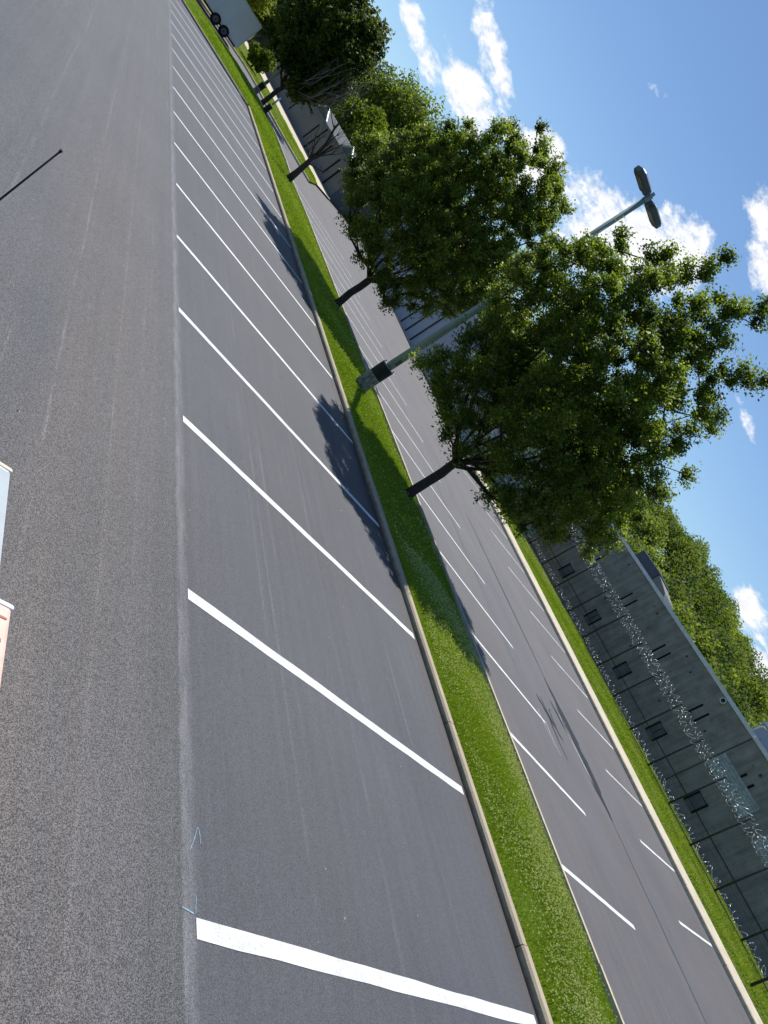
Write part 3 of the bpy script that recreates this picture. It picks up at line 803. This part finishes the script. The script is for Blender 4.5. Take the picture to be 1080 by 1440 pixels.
# ------------------------------------------------------------------ chain-link fence and razor wire
FX = 45.3; FZ = -.42; FT = 3.25
root = empty('chain_link_fence', (FX, 20, FZ), 'long dark chain-link security fence along the lawn before the grey building', 'fence')
ys_f = [8.52 + 2.44 * k for k in range(-5, 22)]
proto = None
for k, y in enumerate(ys_f):
    zb = FZ - .25
    b = MB(); b.tube([(FX, y, zb), (FX, y, FT - .02), (FX, y, FT)], [.058, .058, .03], 8); o = local(b.build('post', M['steel'], smooth=True), root)
b = MB(); b.tube([(FX + .03, ys_f[0], .49), (FX + .03, ys_f[-1], .49)], .018, 5); local(b.build('rail', M['steel']), root)
b = MB(); b.tube([(FX + .03, ys_f[0], -.33), (FX + .03, ys_f[-1], -.33)], .035, 5); local(b.build('rail', M['steel']), root)
b = MB(); b.tube([(FX + .03, ys_f[0], 2.62), (FX + .03, ys_f[-1], 2.62)], .014, 5); local(b.build('rail', M['steel']), root)
b = MB(); y0, y1 = ys_f[0], ys_f[-1]; zb, zt = -.35, 2.62; hgt = zt - zb; w = .0016
y = y0 - hgt
while y < y1:
    for s in (1, -1):
        a0, a1 = (y, y + hgt) if s > 0 else (y + hgt, y)
        b.add([(FX + .012 * s, a0 - w, zb), (FX + .012 * s, a0 + w, zb), (FX + .012 * s, a1 + w, zt), (FX + .012 * s, a1 - w, zt)], [(0, 1, 2, 3)])
    y += .085
o = local(b.build('mesh', M['wire']), root)

def coil(label, x, z, y0, y1, r, pitch, zf=None):
    b_ = MB(); rr = random.Random(int(z * 100 + x)); n = int((y1 - y0) / pitch)
    pts = []; st = 12
    ph = 0
    J = [(rr.uniform(.78, 1.18), rr.uniform(-.4, .4), rr.gauss(0, .35), rr.gauss(0, .03)) for _ in range(n + 2)]
    for i in range(n * st):
        t = i / st; k = int(t); f = t - k; f = f * f * (3 - 2 * f)
        jr, jy, jt, jz = [J[k][q] * (1 - f) + J[k + 1][q] * f for q in range(4)]
        y = y0 + (t + jy) * pitch; a = 2 * math.pi * t; rj = r * jr
        zz = z + (zf(y) if zf else 0) + jz
        pts.append((x + rj * math.cos(a), y + pitch * (.35 * math.cos(a) + jt * math.sin(a)), zz + rj * math.sin(a)))
    b_.tube(pts, .0052, 3, cap=True)
    for i in range(0, len(pts), 2):      # barbs
        p = Vector(pts[i]); d = Vector((rr.gauss(0, 1), rr.gauss(0, 1), rr.gauss(0, 1))).normalized(); e = d.orthogonal().normalized()
        b_.add([p + d * .04, p + e * .012, p - d * .04, p - e * .012], [(0, 1, 2, 3)])
    return tag(b_.build('razor_wire', M['razor']), label, 'razor wire', 'coils of razor wire along the fence')
coil('lower silvery razor wire coil of the two along the fence top', FX - .06, 2.70, -2, 45, .165, .30)
coil('upper silvery razor wire coil at the tips of the fence posts', FX + .10, 3.16, -2, 45, .165, .30)
coil('razor wire coil lying along the ground at the foot of the grey building', 46.6, -.14, -2, 48, .15, .30)

b = MB(); b.tube([(37.8, 5.6, -.6), (37.8, 5.6, 2.9), (37.8, 5.6, 2.93)], [.062, .062, .03], 10); tag(b.build('steel_post', M['steel'], smooth=True), 'single thick dark steel post standing on the lawn close to the pale pavement', 'post')
# ------------------------------------------------------------------ buildings
AX = 52.0
A = empty('prison_building', (AX, 25, -.9), 'long dark grey concrete building with narrow slit windows behind the razor wire fence', 'building')
b = MB()
yl = [-12.0, 19.60, 75.0]
b.box(AX, AX + 22, 19.68, 75, -1.3, 5.98); local(b.build('wall', M['wallA']), A)
b = MB(); b.box(AX + .03, AX + 22, -14, 19.62, -1.3, 5.98); local(b.build('wall', M['wallA']), A)
b = MB(); b.box(AX + .09, AX + .4, 19.60, 19.70, -1.3, 5.97); local(b.build('expansion_joint', M['joint']), A)
b = MB(); 
for s in [(-14, 7), (7, 19.6), (19.68, 33), (33, 47), (47, 61), (61, 75)]: b.box(AX - .09, AX + .35, s[0], s[1] - .012, 5.98, 6.26 + random.uniform(-.01, .01))
local(b.build('coping', M['coping']), A)
b = MB(); b.box(AX + .35, AX + 21.9, -13.9, 74.9, 5.98, 6.05); local(b.build('roof', M['roofunit']), A)
b = MB(); b.box(AX - .012, AX + .1, -14, 19.59, .44, .50); b.box(AX - .015, AX + .1, 19.70, 75, .44, .50); local(b.build('reveal_groove', M['joint']), A)
def window(y, z0, z1, w, name='slit_window'):
    b_ = MB(); b_.box(AX - .010, AX + .05, y - w/2, y + w/2, z0, z1); o = local(b_.build(name, M['slit']), A)
    b_ = MB(); b_.box(AX - .05, AX + .02, y - w/2 - .05, y + w/2 + .05, z0 - .06, z0 - .005); s_ = b_.build('sill', M['wallA']); s_.parent = o
for k in range(-2, 9):
    yb = 33.65 + 5.28 * (k - 1)
    if yb > 74: continue
    for q in (0, -.76): window(yb + q, 3.32, 4.46, .15)
    # ground-floor window: dull pane between two dark uprights and a head bar
    y0_ = yb + .22
    b_ = MB(); b_.box(AX - .008, AX + .05, y0_ - .95, y0_, .14, 1.30); o = local(b_.build('window', M['pane']), A)
    b_ = MB(); b_.box(AX - .05, AX + .02, y0_ - .06, y0_ + .06, .16, 1.34); b_.box(AX - .05, AX + .02, y0_ - 1.01, y0_ - .89, .16, 1.34)
    b_.box(AX - .025, AX + .02, y0_ - .86, y0_ - .09, 1.27, 1.31)
    if k % 2: b_.box(AX - .025, AX + .02, y0_ - .50, y0_ - .46, .5, 1.2)
    s_ = b_.build('frame', M['slit']); s_.parent = o
b = MB(); b.box(AX - .02, AX + .2, 15.60, 19.56, 2.62, 4.00); local(b.build('block_panel', M['panel']), A)
b = MB(); b.box(AX - .02, AX + .2, 7.3, 14.2, 2.45, 3.75); local(b.build('block_panel', M['panel']), A)
b = MB(); b.box(AX - .02, AX + .2, 40.2, 42.6, 3.9, 5.3); local(b.build('block_panel', M['panel']), A)
# wall flood light near the parapet and small vent plates
b = MB(); b.disc((AX - .08, 22.66, 5.72), (1, 0, 0), .22, .16, 18); fl = local(b.build('wall_light', M['coping']), A)
b = MB(); b.disc((AX - .175, 22.66, 5.72), (1, 0, 0), .15, .03, 16); s_ = b.build('bulb_cover', M['black']); s_.parent = fl
for y_, z_ in ((31.0, 5.2), (25.6, 4.9), (36.2, 5.4), (29.6, 2.2), (21.4, 3.6), (24.7, 2.0), (17.4, 5.1), (13.6, 4.6), (34.4, 2.4), (26.8, 5.3)):
    b = MB(); b.box(AX - .012, AX + .1, y_ - .07, y_ + .07, z_ - .09, z_ + .09); local(b.build('vent_plate', M['joint']), A)
# roof-top plant and vents
ru = empty('rooftop_unit', (56, 36, 6.05), 'dark boxy rooftop unit with a sloped end on the grey building roof', 'rooftop unit')
b = MB(); b.box(55, 58, 36.0, 38.9, 6.05, 7.28); local(b.build('housing', M['roofunit'], bevel=.03), ru)
b = MB(); b.add([(55.1,33.6,6.05),(57.9,33.6,6.05),(57.9,35.98,6.05),(55.1,35.98,6.05),(55.1,34.2,6.75),(57.9,34.2,6.75),(57.9,35.98,7.2),(55.1,35.98,7.2)],
                [(0,3,2,1),(4,5,6,7),(0,1,5,4),(1,2,6,5),(2,3,7,6),(3,0,4,7)]); local(b.build('duct_hood', M['wallA']), ru)
b = MB(); b.box(54.92, 58.08, 35.95, 38.98, 7.285, 7.34); local(b.build('lid', M['coping']), ru)
b = MB(); b.tube([(52.6, 20.35, 6.0), (52.6, 20.35, 6.85), (52.6, 20.2, 7.02), (52.6, 19.95, 7.05)], .055, 8); tag(b.build('vent_pipe', M['walk'], smooth=True), 'thin pale vent pipe standing on the roof edge of the grey building', 'pipe')
pl = empty('roof_shed', (60, 20.5, 6.05), 'small grey shed on the roof at the right end of the building', 'roof shed')
b = MB(); b.box(58, 61, 19.6, 22.6, 6.05, 7.6); local(b.build('wall', M['wallB']), pl)
b = MB(); b.add([(57.8,19.4,7.6),(61.2,19.4,7.6),(61.2,22.8,7.6),(57.8,22.8,7.6),(57.8,21.1,8.3),(61.2,21.1,8.3)], [(0,3,2,1),(0,1,5,4),(2,3,4,5),(1,2,5),(3,0,4)]); local(b.build('roof', M['coping']), pl)

B = empty('pale_building', (36, 58, -.5), 'pale blue-grey walled building seen between the tree trunks', 'building')
b = MB(); b.prism([(33.7, 39), (46, 39), (46, 78), (35.0, 78), (32.4, 60), (32.0, 47.2)], -.9, 5.0); local(b.build('wall', M['wallB']), B)
b = MB(); b.prism([(33.6, 38.9), (46.1, 38.9), (46.1, 78.1), (34.9, 78.1), (32.3, 60), (31.9, 47.2)], 5.0, 5.2); local(b.build('roof', M['coping']), B)
for y_, x_ in ((45.8, 32.13), (51.5, 32.08), (53.2, 32.14), (54.9, 32.2), (58, 32.32), (62.5, 32.72), (69, 33.65)):
    b = MB(); b.tube([(x_ - .02, y_, -.4), (x_ - .02, y_, 4.98)], .06, 8); local(b.build('downpipe', M['joint']), B)
b = MB(); b.box(34.9, 35.0, 38.86, 38.99, -.4, 2.0); local(b.build('downpipe', M['joint']), B)

Cc = empty('slate_building', (25, 80, -.3), 'low slate-grey building with pale roof trim behind the bare dead tree', 'building')
b = MB(); b.prism([(24.15, 65.8), (34.4, 78.3), (34, 112), (18.9, 112), (21.4, 92)], -.7, 2.75); local(b.build('wall', M['wallC']), Cc)
b = MB(); b.prism([(24.05, 65.5), (34.6, 78.4), (34.2, 112.2), (18.6, 112.2), (21.1, 92)], 2.75, 2.92); local(b.build('roof', M['wallC']), Cc)
def gable(y, w, h, x):
    b_ = MB(); b_.add([(x, y - w/2, 2.92), (x, y + w/2, 2.92), (x, y, 2.92 + h), (x + 4, y - w/2, 2.92), (x + 4, y + w/2, 2.92), (x + 4, y, 2.92 + h)],
        [(0, 1, 2), (3, 5, 4), (0, 2, 5, 3), (1, 4, 5, 2), (0, 3, 4, 1)]); o = local(b_.build('gable', M['wallC']), Cc)
    b_ = MB(); b_.tube([(x - .06, y - w/2 - .2, 2.95), (x - .06, y, 2.95 + h + .05)], .10, 4); s_ = b_.build('fascia', M['coping']); s_.parent = o
    b_ = MB(); b_.tube([(x - .06, y + w/2 + .2, 2.95), (x - .06, y, 2.95 + h + .05)], .10, 4); s_ = b_.build('fascia', M['coping']); s_.parent = o
gable(71.5, 5, .9, 24.0); gable(82, 6, 1.0, 22.9)
for y_, x_, z0_, z1_ in ((68.5, 23.82, -.3, 2.0), (70.2, 23.66, .3, 2.3), (73.5, 23.3, .2, 2.3), (77, 22.95, -.3, 2.7), (79, 22.75, .2, 2.2), (87, 21.92, .2, 2.2)):
    b = MB(); b.box(x_ - .06, x_ + .2, y_ - .12, y_ + .12, z0_, z1_); local(b.build('slit_window', M['slit']), Cc)

# ------------------------------------------------------------------ box trailer
T = empty('box_trailer', (8.5, 64.5, -.32), 'pale grey box trailer with twin wheels parked on the access road at the left', 'trailer')
b = MB(); b.box(3.2, 10.65, 64.0, 66.4, .25, 2.55); local(b.build('body', M['trailer'], bevel=.04), T)
b = MB(); b.box(3.1, 10.72, 63.97, 64.03, 2.5, 2.58); b.box(3.1, 10.72, 63.96, 64.04, .17, .25); b.box(10.63, 10.72, 63.96, 64.06, .25, 2.5); local(b.build('trim', M['coping']), T)
b = MB(); b.box(2.2, 10.6, 64.3, 66.1, .02, .168); b.box(8.3, 8.42, 64.4, 66, -.05, .04); local(b.build('frame', M['black']), T)
for x_ in (4.4, 5.6, 6.8, 8.0, 9.2):
    b = MB(); b.box(x_, x_ + .03, 63.985, 64.0, .3, 2.48); local(b.build('panel_rib', M['coping']), T)
for x_ in (9.35, 8.45, 4.6):
    b = MB(); b.disc((x_, 64.02, .07), (0, 1, 0), .39, .26, 24); w_ = local(b.build('wheel', M['tyre'], smooth=False, bevel=.03), T)
    b = MB(); b.disc((x_, 63.88, .07), (0, 1, 0), .21, .03, 18); r_ = b.build('rim', M['rim']); r_.parent = w_
    b = MB(); b.disc((x_, 63.855, .07), (0, 1, 0), .07, .03, 10); r_ = b.build('hub', M['black']); r_.parent = w_

# ------------------------------------------------------------------ flatbed the photo was taken from, with what stands on it
F = empty('flatbed_truck_deck', (0, 1, 0), 'steel flatbed deck carrying the plastic bins and the whip antenna', 'truck deck')
b = MB(); b.box(-1.4, .74, -3.2, 3.4, 1.08, 1.20); local(b.build('deck', M['deckwood'], bevel=.02), F)
b = MB(); b.box(-1.1, -.9, -3.1, 3.3, .8, 1.08); b.box(.3, .5, -3.1, 3.3, .8, 1.08); local(b.build('frame_rail', M['black']), F)
for x_, y_ in ((-1.15, -2.0), (.5, -2.0), (-1.15, 2.3), (.5, 2.3)):
    b = MB(); b.disc((x_, y_, .42), (1, 0, 0), .42, .28, 24); w_ = local(b.build('wheel', M['tyre'], bevel=.03), F)
    b = MB(); b.disc((x_ + (.145 if x_ > 0 else -.145), y_, .42), (1, 0, 0), .22, .02, 16); r_ = b.build('rim', M['rim']); r_.parent = w_
def bin_(label, x0, x1, y0, y1, zt, body, lid, rim, cat):
    o = empty('storage_bin', (x1, y1, 1.20), label, cat)
    b_ = MB(); b_.box(x0 + .015, x1 - .03, y0 + .015, y1 - .03, 1.203, zt - .06); local(b_.build('tub', M[body], bevel=.02), o)
    b_ = MB(); b_.box(x0, x1, y0, y1, zt - .06, zt); l_ = local(b_.build('lid', M[lid], bevel=.012), o)
    return o, l_
o, l_ = bin_('pale blue plastic bin with white raised rim at the frame edge', .15, .739, .80, 1.745, 1.888, 'whiteplastic', 'whiteplastic', None, 'storage bin')
b = MB(); b.box(.2, .729, .83, 1.722, 1.889, 1.8925); s_ = b.build('inset_panel', M['blueplastic']); s_.parent = l_
b = MB(); b.box(.15, .7395, 1.732, 1.747, 1.84, 1.893); s_ = b.build('handle', M['cream'], bevel=.006); s_.parent = l_
o.rotation_euler.z = .098
o, l_ = bin_('faded pink plastic bin with dark red marks below the pale blue one', .2, .813, .35, 1.279, 1.905, 'pink', 'pink', None, 'storage bin')
l_.location.x += .0
b = MB(); b.box(.2, .8145, 1.268, 1.283, 1.86, 1.909); s_ = b.build('rim', M['whiteplastic'], bevel=.006); s_.parent = l_
b = MB(); b.box(.735, .792, 1.165, 1.176, 1.9055, 1.907); b.box(.77, .799, 1.232, 1.238, 1.9055, 1.907); s_ = b.build('warning_mark', M['redmark']); s_.parent = l_
o.rotation_euler.z = .055
an = empty('whip_antenna', (.43, 3.2, 1.2), 'thin black whip antenna sticking up against the grey asphalt', 'antenna')
b = MB(); b.tube([(.43, 3.2, 1.2), (.432, 3.201, 1.7), (.437, 3.2, 2.178)], [.0055, .0045, .0036], 6); local(b.build('rod', M['black'], smooth=True), an)
b = MB(); b.disc((.4372, 3.2, 2.183), (0, 0, 1), .006, .012, 8); local(b.build('tip', M['black'], smooth=True), an)
b = MB(); b.disc((.43, 3.2, 1.225), (0, 0, 1), .03, .05, 12, .018); local(b.build('mount', M['black']), an)

# small debris on the asphalt
b = MB()
for k in range(60):
    x = random.uniform(.3, 9.2); y = random.uniform(1, 14); s = random.uniform(.006, .016); a = random.random() * 6
    q = [(x + s*math.cos(a + i*1.9 + random.uniform(-.3,.3)), y + s*math.sin(a + i*1.9), .002) for i in range(3)]
    b.add(q + [(x, y, s * .9)], [(0, 1, 3), (1, 2, 3), (2, 0, 3)])
tag(b.build('loose_gravel', M['walk']), kind='stuff')

# ------------------------------------------------------------------ camera
Rw = ((0.50174001, -0.56162368, -0.65790258), (-0.21660277, 0.65476327, -0.72413279), (0.83746057, 0.50582991, 0.20687168))
cam = bpy.data.cameras.new('camera'); co = bpy.data.objects.new('camera', cam); COL.objects.link(co)
mw = Matrix(Rw).to_4x4(); mw.translation = (0, 0, 3.1); co.matrix_world = mw
cam.sensor_fit = 'VERTICAL'; cam.sensor_height = 36; cam.lens = 1023 / 1440 * 36; cam.clip_start = .05; cam.clip_end = 6000
scene.camera = co

# ------------------------------------------------------------------ sun and sky
SEL, SAZ = R(62), math.atan2(.44, .898)
sd = bpy.data.lights.new('sun', 'SUN'); so = bpy.data.objects.new('sun', sd); COL.objects.link(so)
sd.energy = 5.0; sd.angle = R(.53); sd.color = (1.0, .955, .88)
dirv = Vector((math.sin(SAZ) * math.cos(SEL), math.cos(SAZ) * math.cos(SEL), math.sin(SEL)))
so.rotation_euler = dirv.to_track_quat('Z', 'Y').to_euler()
w = bpy.data.worlds.new('World'); scene.world = w; w.use_nodes = True
t = NT(w)
sky = t.n('ShaderNodeTexSky'); sky.sky_type = 'NISHITA'; sky.sun_disc = False; sky.sun_elevation = SEL; sky.sun_rotation = SAZ
sky.air_density = 1.0; sky.dust_density = .3; sky.ozone_density = 2.0; sky.altitude = 200
tc = t.n('ShaderNodeTexCoord'); nrm = t.n('ShaderNodeVectorMath', operation='NORMALIZE', inp={0: tc.outputs['Generated']})
sp = t.n('ShaderNodeSeparateXYZ', inp={0: nrm.outputs[0]})
AZ = t.math('MULTIPLY', t.math('ARCTAN2', sp.outputs[0], sp.outputs[1]), 57.2958); EL = t.math('MULTIPLY', t.math('ARCSINE', sp.outputs[2]), 57.2958)
cv = t.n('ShaderNodeCombineXYZ', inp={0: AZ, 1: EL, 2: 0.})
n1 = t.noise(t.n('ShaderNodeMapping', inp={'Vector': cv.outputs[0], 'Scale': (.16, .26, 1)}).outputs[0], 1.6, 8, .62, .4)
n2 = t.noise(t.n('ShaderNodeMapping', inp={'Vector': cv.outputs[0], 'Scale': (.5, .8, 1)}).outputs[0], 2.2, 6, .65)
CL = [  # azimuth, elevation, half sizes, tilt, density : clouds where the photograph has them
    (15.6, 7.9, 2.6, .75, -.10, 1.1), (16.9, 9.0, 1.3, .4, -.25, .45), (14.9, 6.2, 1.1, .35, 0, .4), (18.6, 11.5, 3.3, .95, -.2, 1.25), (13.5, 12.5, 3, .8, -.15, .7),
    (20.8, 9.0, 2.6, 1.5, .1, 1.5), (24.0, 10.2, 1.8, .8, .25, .9), (26.2, 10.8, 2.3, 2.0, .1, 1.35), (29.0, 11.8, 2.0, 2.0, .2, 1.0), (27.1, 19.4, .8, .3, .3, .4),
    (35.0, 14.7, 3.7, 2.5, .3, 1.55), (37.6, 15.3, 2.2, 2.4, .2, 1.4), (33.0, 11.5, 3.2, 2.2, .1, .8), (38.6, 21.4, 2.3, 1.0, -.15, 1.1), (41.3, 19.8, 2.2, .9, -.2, .95), (49.6, 14.2, 1.7, .5, -.15, .75), (62.2, 7.2, 2.1, 1.1, -.05, 1.2), (66, 6.0, 2.0, 1.2, -.05, 1.0)]
acc = None
for a_, e_, sa_, se_, ti_, k_ in CL:
    dx = t.math('SUBTRACT', AZ, a_); dy = t.math('SUBTRACT', t.math('SUBTRACT', EL, e_), t.math('MULTIPLY', dx, ti_))
    q = t.math('ADD', t.math('POWER', t.math('ABSOLUTE', t.math('DIVIDE', dx, sa_)), 2.0), t.math('POWER', t.math('ABSOLUTE', t.math('DIVIDE', dy, se_)), 2.0))
    m_ = t.math('MULTIPLY', t.math('SUBTRACT', 1.0, t.math('MULTIPLY', q, .6)), k_)
    acc = m_ if acc is None else t.math('MAXIMUM', acc, m_)
acc = t.math('MAXIMUM', acc, -1.0)
dens = t.math('ADD', acc, t.math('ADD', t.math('MULTIPLY', t.math('SUBTRACT', n1, .5), 3.8), t.math('MULTIPLY', t.math('SUBTRACT', n2, .5), 1.3)))
mask = t.ramp(dens, .28, .95); mask = t.math('POWER', mask, 1.2)
# low summer haze towards the horizon whitens the blue
hz = t.ramp(EL, 0, 22, .22, 0.)
skyc = t.mix(1.0, sky.outputs[0], (.92, 1.10, 1.24, 1), 'MULTIPLY')
skyc = t.mix(hz, skyc, (6.0, 8.2, 10.5, 1))
shadev = t.ramp(n2, .3, .7, 9.6, 12.4)
cc = t.n('ShaderNodeCombineColor', inp={0: shadev, 1: t.math('MULTIPLY', shadev, 1.01), 2: t.math('MULTIPLY', shadev, 1.04)})
fin = t.mix(t.math('MULTIPLY', mask, .97), skyc, cc.outputs[0])
bg = t.n('ShaderNodeBackground', inp={'Color': fin, 'Strength': .086})
ow = t.n('ShaderNodeOutputWorld'); t.l(bg.outputs[0], ow.inputs['Surface'])

vs = scene.view_settings; vs.view_transform = 'Standard'; vs.look = 'None'; vs.exposure = 0.12; vs.gamma = 1.0
scene.cycles.max_bounces = 6; scene.cycles.transparent_max_bounces = 8
